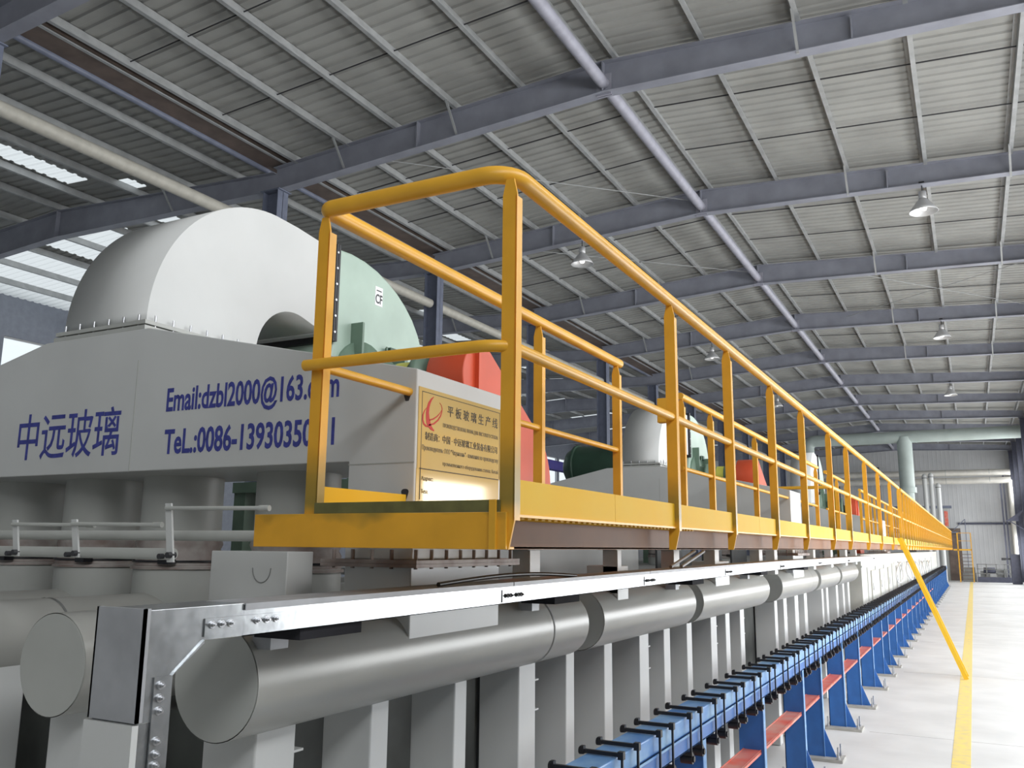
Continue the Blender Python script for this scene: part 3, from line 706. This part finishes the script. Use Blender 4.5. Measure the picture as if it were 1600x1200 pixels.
def add_posts(t, xs, ys, out):
    me = None
    for y in ys:
        if me is None:
            o = obj('post', post_mb(0, out), 'post', t); me = o.data
        else:
            o = bpy.data.objects.new('post', me); COL.objects.link(o); o.parent = t
        o.location = (xs, y, 0)
t = thing('walkway', 'near yellow steel walkway with guard rails beside the fans', 'walkway', (0, 0, E))
Y0, Y1 = 2.34, 19.1
dk = MB().box(-1.89, WX1+.012, Y0+.01, Y1, .086, .094)
for a, b in ((Y0+.01, 2.84), (3.73, 11.16), (12.05, Y1)): dk.box(WX0-.02, -1.89, a, b, .086, .094)
obj('deck_plate', dk, 'yellow', t)
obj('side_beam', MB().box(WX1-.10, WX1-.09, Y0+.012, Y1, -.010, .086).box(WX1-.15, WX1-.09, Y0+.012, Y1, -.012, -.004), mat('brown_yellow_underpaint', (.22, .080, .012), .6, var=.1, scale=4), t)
for a, b in ((Y0+.012, 2.84), (3.73, 11.16), (12.05, Y1)): obj('side_beam', MB().box(WX0+.02, WX0+.03, a, b, -.012, .086), 'yellow', t)
y = Y0+.6
while y < Y1: obj('cross_bearer', MB().box(-1.88, WX1-.1, y-.025, y+.025, .03, .086), 'yellow', t); y += .8
mb = MB()
for i in range(40): mb.prism([(WX1-.085+0, .080), (WX1-.005, .080), (WX1-.005, .086), (WX1-.085, .086)], 'Y', Y0+.06+i*.05, Y0+.085+i*.05)
o = obj('grip_rib', mb, 'toe', t); o['kind'] = 'stuff'
obj('front_beam', MB().box(-2.245, WX1+.004, Y0-.006, Y0+.006, -.012, .100).box(-2.245, WX1+.004, Y0, Y0+.05, -.012, -.004), 'post', t, bevel=.002)
obj('front_toe_plate', MB().box(WX0+.025, WX1-.02, Y0-.004, Y0+.004, .1005, .137), 'olive', t)
for a, b in ((Y0+.03, 2.95), (2.95, Y1)):
    pass
tb = [Y0+.02, 3.25, 5.9, 9.0, 12.0, 15.0, Y1]
for a, b in zip(tb, tb[1:]):
    obj('toe_board', MB().box(WX1-.004, WX1+.004, a+.002, b-.001, .088, .202), 'toe', t)
obj('toe_board', MB().box(WX0-.004, WX0+.004, Y0+.012, 2.912, .094, .197), 'toe', t)
for a, b in ((3.67, 5.9), (5.9, 11.22), (11.99, Y1)): obj('toe_board', MB().box(WX0-.004, WX0+.004, a, b, .094, .197), 'toe', t)
add_posts(t, WX1, POST_R, 1); add_posts(t, WX0, [Y0+.01, 4.13, 5.30, 6.77, 7.65, 9.45, 13.6, 14.9, 15.9, 17.1], 1)
obj('corner_stub', MB().box(WX1-.05, WX1-.028, Y0-.016, Y0-.006, -.012, .137), 'yellow', t)
RT, RMID = 1.2, .617
obj('top_rail', MB().path(fillet([(WX0, 5.37, RT), (WX0, Y0+.005, RT), (WX1, Y0+.005, RT), (WX1, Y1-.15, RT)], [.035, .10]), .030, 20), 'yellow', t)
obj('mid_rail', MB().path(fillet([(WX0-.035, Y0-.02, RMID), (WX1+.0, Y0-.02, RMID), (WX1+.0, Y1-.15, RMID)], [.09]), .020, 16), 'yellow', t)
obj('mid_rail', MB().tube((WX0, Y0, RMID), (WX0, 2.93, RMID), .017, 16), 'yellow', t)
obj('mid_rail', MB().tube((WX0, 3.64, RMID), (WX0, 5.33, RMID), .017, 16), 'yellow', t)
obj('top_rail', MB().tube((WX0, 6.75, RT), (WX0, 13.75, RT), .028, 18), 'yellow', t)
obj('mid_rail', MB().tube((WX0, 6.75, RMID), (WX0, 11.25, RMID), .017, 14), 'yellow', t)
obj('mid_rail', MB().tube((WX0, 11.96, RMID), (WX0, 13.7, RMID), .017, 14), 'yellow', t)
obj('top_rail', MB().tube((WX0, 14.6, RT), (WX0, 17.3, RT), .028, 18), 'yellow', t)
obj('mid_rail', MB().tube((WX0, 14.6, RMID), (WX0, 17.2, RMID), .017, 14), 'yellow', t)
sb = obj('switch_box', MB().box(WX0-.19, WX0-.045, 6.73, 6.80, .99, 1.19), 'yellow', t, bevel=.006, label='small yellow switch box with dark strap and red button')
obj('strap', MB().box(WX0-.085, WX0-.065, 6.726, 6.804, .985, 1.195), 'black', sb)
obj('button', MB().tube((WX0-.20, 6.765, 1.09), (WX0-.19, 6.765, 1.09), .014, 12).tube((WX0-.205, 6.765, 1.13), (WX0-.19, 6.765, 1.13), .012, 12), 'red', sb)
obj('cable_gland', MB().tube((WX0-.05, 6.765, 1.19), (WX0-.05, 6.765, 1.25), .018, 10), 'black', sb)
# smudge of weld burn where the mid rail meets the trunk belongs to the trunk end
tag(obj('cross_pipe', MB().path(fillet([(-3.6, 16.6, E-.2), (-3.6, 16.6, E+1.09), (-2.12, 16.6, E+1.09), (-2.12, 16.6, E-.2)], .06), .03, 14), 'yellow'), 'yellow pipe hoop crossing sideways behind the left railing beyond the middle fan', 'pipe')
# farther walkway
t = thing('walkway', 'farther yellow walkway beyond the ladder, posts closing up in the distance', 'walkway', (0, 0, E))
ya, yb = 19.4, 66.0
obj('deck_plate', MB().box(-1.89, WX1+.02, ya, yb, .086, .094).box(WX0-.02, -1.89, ya, 23.82, .086, .094).box(WX0-.02, -1.89, 24.71, yb, .086, .094), 'yellow', t)
obj('side_beam', MB().box(WX1-.03, WX1-.02, ya, yb, -.012, .086), 'yellow', t)
for a, b in ((ya, 23.82), (24.71, yb)):
    obj('toe_board', MB().box(WX0-.004, WX0+.004, a, b, .094, .21), 'toe', t); obj('side_beam', MB().box(WX0+.02, WX0+.03, a, b, -.012, .086), 'yellow', t)
    obj('mid_rail', MB().tube((WX0, a, RMID), (WX0, b, RMID), .020, 12), 'yellow', t)
obj('toe_board', MB().box(WX1-.004, WX1+.004, ya, yb, .088, .21), 'toe', t)
add_posts(t, WX1, [19.42+.98*i for i in range(48)], 1); add_posts(t, WX0, [19.42+.98*i for i in range(48) if i != 5], 1)
for x in (WX0, WX1):
    obj('top_rail', MB().tube((x, ya, RT), (x, yb, RT), .030, 14), 'yellow', t)
obj('mid_rail', MB().tube((WX1, ya, RMID), (WX1, yb, RMID), .020, 12), 'yellow', t)
obj('end_rail', MB().tube((WX0, yb, RT), (WX1, yb, RT), .03, 12).tube((WX0, yb, RMID), (WX1, yb, RMID), .02, 12), 'yellow', t)

# ladder leaning on the walkway
t = thing('ladder', 'narrow yellow ladder leaning on the walkway, foot on the floor line', 'ladder', (0, 0, 0))
lb, lt = Vector((-.275, 17.5, .003)), Vector((-1.185, 17.5, E+.20))
d = lt-lb
for dy in (0, .40):
    nrm = Vector((d.z, 0, -d.x)).normalized()*.018
    mb = MB(); vs = []
    for p in (lb, lt):
        for q in (-1, 1):
            for yy in (-.02, .02): vs.append(p + nrm*2*q + Vector((0, dy+yy, 0)))
    mb.add(vs, [(0, 1, 3, 2), (4, 6, 7, 5), (0, 4, 5, 1), (2, 3, 7, 6), (0, 2, 6, 4), (1, 5, 7, 3)])
    obj('ladder_rail', mb, 'toe', t)
for i in range(9):
    p = lb + d*(.08+.1*i); obj('rung', MB().tube(p+Vector((0, .02, 0)), p+Vector((0, .38, 0)), .013, 10), 'yellow', t)

# ================================================================== BLUE ROLLER CONVEYOR FRAME
BX1, BX0 = -1.565, -1.738
BT, BM, BB = E-.985, E-1.077, E-1.165
CY1 = 62.0
t = thing('roller_conveyor', 'long blue roller conveyor frame with black clamps along the floor side', 'conveyor', (0, 0, 0))
bm = MB(); bm.box(BX0, BX1-.012, 2.4, CY1, BM, BT)
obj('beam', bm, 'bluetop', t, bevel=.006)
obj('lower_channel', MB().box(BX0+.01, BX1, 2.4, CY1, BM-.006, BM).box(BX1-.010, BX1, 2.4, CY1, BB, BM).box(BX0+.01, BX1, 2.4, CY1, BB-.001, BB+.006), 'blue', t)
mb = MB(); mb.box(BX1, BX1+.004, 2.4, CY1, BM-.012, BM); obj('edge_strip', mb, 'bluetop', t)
LEG_Y = [3.8, 5.56, 7.29, 9.11, 10.23, 12.01, 13.74, 15.62, 17.30, 18.63, 20.4] + [22.2+1.8*i for i in range(22)]
leg0 = None
def make_leg():
    mb = MB(); mb.box(BX0-.02, BX1, -.006, .006, .02, BB); mb.box(BX1-.008, BX1, -.012, .055, .02, BB); mb.box(BX0-.02, BX0-.012, -.006, .055, .02, BB)
    l = obj('leg', mb, 'blue', t)
    obj('edge_flange', MB().box(BX1, BX1+.004, -.014, .057, .02, BB), 'bluetop', l)
    obj('gusset', MB().prism([(BX1, .02), (BX1+.12, .02), (BX1, .32)], 'Y', .01, .022), 'blue', l)
    obj('base_plate', MB().box(BX0-.06, BX1+.19, -.12, .16, .0, .03), 'base', l)
    for x in (BX0-.03, BX1+.145):
        for y in (-.08, .12): obj('anchor_bolt', MB().tube((x, y, .03), (x, y, .15), .010, 8).tube((x, y, .03), (x, y, .058), .020, 6), 'bolt', l)
    return l
for i, y in enumerate(LEG_Y):
    if leg0 is None: leg0 = make_leg(); l = leg0
    else: l = copy_tree(leg0, t)
    l.location = (0, y, 0)
for a, b in zip(LEG_Y, LEG_Y[1:]):
    if a > 40: break
    z = E-1.553
    r = obj('tie_plate', MB().box(BX0+.01, BX1-.022, a+.06, b-.01, z-.006, z).box(BX1-.030, BX1-.022, a+.06, b-.01, z-.028, z+.004).box(BX0+.01, BX0+.018, a+.06, b-.01, z-.028, z+.004), 'redtie', t, label='flat red tie plate between legs')
# clamps
def clamp_mb():
    a = MB(); zt = BT+.014
    a.box(BX0-.022, BX1+.022, -.009, .009, zt-.009, zt+.009)
    a.tube((BX0-.018, 0, zt), (BX0-.03, 0, zt), .018, 10); a.box(BX1-.002, BX1+.026, -.015, .015, zt-.02, zt+.016)
    a.box(BX0-.024, BX0-.004, -.014, .014, BT, zt+.022)
    a.box(BX1+.010, BX1+.021, -.0055, .0055, BB-.02, zt)
    return a
def foot_mb():
    a = MB().box(BX1-.03, BX1+.024, -.013, .013, BB-.03, BB-.010)
    a.tube((BX1-.05, .02, BB-.050), (BX1+.020, .02, BB-.050), .030, 16).tube((BX1+.020, .02, BB-.050), (BX1+.030, .02, BB-.050), .018, 12)
    return a
pads = []; k = 0
while 2.58+.567*k < 60:
    for dy in (0, .222):
        y = 2.58+.567*k+dy-.165
        if all(abs(y-q-.02) > .0 for q in LEG_Y): pads.append(y)
    k += 1
cm = None; rest = MB()
for i, y in enumerate(pads):
    if i < 100:
        if cm is None:
            c = obj('clamp', clamp_mb(), 'black', t); f = obj('clamp_foot', foot_mb(), 'black', c); cm = (c.data, f.data)
        else:
            c = bpy.data.objects.new('clamp', cm[0]); COL.objects.link(c); c.parent = t
            f = bpy.data.objects.new('clamp_foot', cm[1]); COL.objects.link(f); f.parent = c
        c.location = (0, y, 0)
    else:
        q = clamp_mb(); rest.add([(x, yy+y, z) for x, yy, z in q.v], q.f)
o = obj('clamp', rest, 'black', t); o['kind'] = 'stuff'

# ================================================================== FAR END OF THE HALL
t = thing('exhaust_pipe', 'thick pale green exhaust pipe crossing the far end of the hall under the roof', 'pipe', (0, 57, E))
obj('main_run', MB().tube((-8.3, 0, 6.62), (2.9, 0, 6.66), .36, 32), 'pgreen', t)
obj('drop_leg', MB().tube((-3.2, -.02, 6.64), (-3.2, -.02, 3.5), .42, 32), 'pgreen', t)
obj('drop_leg', MB().path(fillet([(-8.25, 0, 6.62), (-8.75, 0, 6.62), (-8.75, 0, 1.2)], .45), .36, 28), 'pgreen', t)
obj('collar', MB().tube((-3.2, -.02, 3.62), (-3.2, -.02, 3.3), .50, 28).tube((-3.2, -.02, 3.3), (-3.2, -.02, .2), .36, 28), 'pgreen', t)
obj('stand', MB().box(-3.45, -2.95, -.2, .2, -E, .2), 'body', t)
for i, z in enumerate((5.47, 4.90)):
    mb = MB().tube((-10.2, 0, z+.04), (2.72, 0, z), .23, 24)
    p = thing('insulated_pipe', 'silver clad pipe along the far wall, %s of the pair' % ('upper', 'lower')[i], 'pipe', (0, 71, E), 'clad pipes by the far wall')
    obj('cladding', mb, 'clad', p)
    for x in (-7, -4.2, -1.4, 1.4): obj('joint_band', MB().tube((x-.03, 0, z+.02), (x+.03, 0, z+.02), .237, 24), 'grey', p)
    if i: obj('drop', MB().tube((2.62, 0, z), (2.62, 0, -E+.3), .16, 16), 'clad', p)
    for sx in (-9.05+.2*i, 2.2-.2*i): obj('stand', MB().box(sx, sx+.1, .24, .33, -E, z), 'navy', p)
for i, (x, zt) in enumerate(((-2.70, 5.03), (-2.30, 5.10), (-1.88, 4.36))):
    p = thing('flue_pipe', 'upright white capped flue pipe before the far wall, %s from the left of three' % ORD[i], 'pipe', (x, 68.4, 0), 'white flue pipes')
    obj('pipe_body', MB().tube((0, 0, 0), (0, 0, E+zt), .165, 18), 'white', p)
    obj('cap', MB().lathe([(.175, E+zt-.05), (.17, E+zt+.12), (.08, E+zt+.24), (0, E+zt+.26)], (0, 0, 0), n=18), 'white', p)
    obj('band', MB().tube((0, 0, E+zt-.08), (0, 0, E+zt-.02), .18, 18), 'body', p)
# platform and post with a red notice near the flues
t = thing('service_frame', 'grey service frame with a red notice on its post before the far wall', 'frame', (0, 72.4, 0))
obj('post', MB().box(-1.75, -1.45, -.15, .15, 0, E+3.0), 'grey', t); obj('beam', MB().box(-5.6, -1.2, -.12, .12, E+3.0, E+3.2), 'bluecol', t)
obj('notice', MB().box(-1.72, -1.48, -.17, -.15, E+1.7, E+2.8), 'redtie', t, label='red and white notice board')
obj('platform', MB().box(-5.6, -.9, -.5, .5, E+1.2, E+1.3), 'bluecol', t)
mb = MB().tube((-1.3, -.4, E+1.3), (-.4, -.4, E+2.2), .025, 8).tube((-.4, -.4, E+2.2), (-.4, -.4, 0), .025, 8); obj('handrail', mb, 'bluecol', t)
obj('booth', MB().box(-1.6, -.75, -.2, .6, 0, E+1.55), 'brown', t)
# thin pole standing against the far wall
t = thing('lamp_pole', 'thin dark pole with a small lamp arm against the far wall', 'pole', (-6.1, 72.6, 0))
obj('pole', MB().box(-.12, .12, -.1, .1, 0, E+6.2), 'navy', t); obj('arm', MB().box(-.05, .5, -.05, .05, E+6.1, E+6.25), 'shade', t)
# yellow stair at the far end of the walkway
t = thing('stair', 'small yellow stair frame at the far end of the walkway', 'stairs', (0, 70, 0))
mb = MB()
for x in (-.95, -.12): mb.box(x-.03, x+.03, -1.2, -1.14, 0, E+1.16); mb.box(x-.03, x+.03, .2, .26, 0, E+1.16)
obj('frame', mb, 'yellow', t)
obj('landing', MB().box(-1.24, -.1, -1.2, .25, E-.05, E+.06), 'yellow', t)
obj('hand_rail', MB().box(-.98, -.09, -1.19, -1.15, E+1.13, E+1.17).box(-.98, -.09, -1.19, -1.15, E+.60, E+.63), 'yellow', t)
for i in range(8): obj('tread', MB().box(-.92, -.15, -1.15-.0*i, -.95, .24*i+.2, .24*i+.24), 'brown', t)
# dark machinery on the floor before the far wall
t = thing('floor_machine', 'dark tangled machine frame low on the floor before the far wall', 'machine', (1.2, 70.5, 0))
obj('base', MB().box(-1.1, 1.0, -.5, .5, 0, .35), 'navy', t); mb = MB()
for x in (-1.05, -.5, .1, .6, .95): mb.box(x-.03, x+.03, -.45, -.39, .35, 1.25)
for z in (.6, .9, 1.22): mb.box(-1.1, 1.0, -.45, -.40, z-.025, z+.025)
mb.box(-.9, -.3, -.3, .3, .35, .75); mb.box(.1, .7, -.3, .2, .35, .85); mb.box(-2.0, -1.15, -.3, .25, 0, .62); mb.box(-1.9, -1.2, -.25, -.2, .62, 1.0)
obj('rails', mb, 'body', t); obj('pump', MB().lathe([(0, -.4), (.2, -.38), (.2, .3), (.1, .4), (0, .4)], (-.3, -.2, .8), axis='X', n=16), 'navy', t)
t = thing('floor_machine', 'dark blue control cabinet with a bracket beside the right wall at the far end', 'machine', (2.35, 67.5, 0))
obj('cabinet', MB().box(-.22, .35, -.3, .3, 0, E-.25), 'navy', t, bevel=.02); obj('bracket_arm', MB().box(-.65, -.2, -.05, .05, E-.62, E-.52).box(-.75,-.5,-.1,.1,E-.66,E-.5), 'thin', t)
t = thing('wall_bracket', 'dark angled bracket sticking out from the right wall column', 'bracket', (2.6, 60.2, E))
obj('arm', MB().prism([(-.75, 1.72), (.2, 2.4), (.2, 2.3), (-.1, 1.95), (-.1, 1.72)], 'Y', -.1, .1), 'navy', t); obj('strut', MB().tube((-.55, 0, 1.7), (.2, 0, 1.2), .03, 8), 'navy', t)
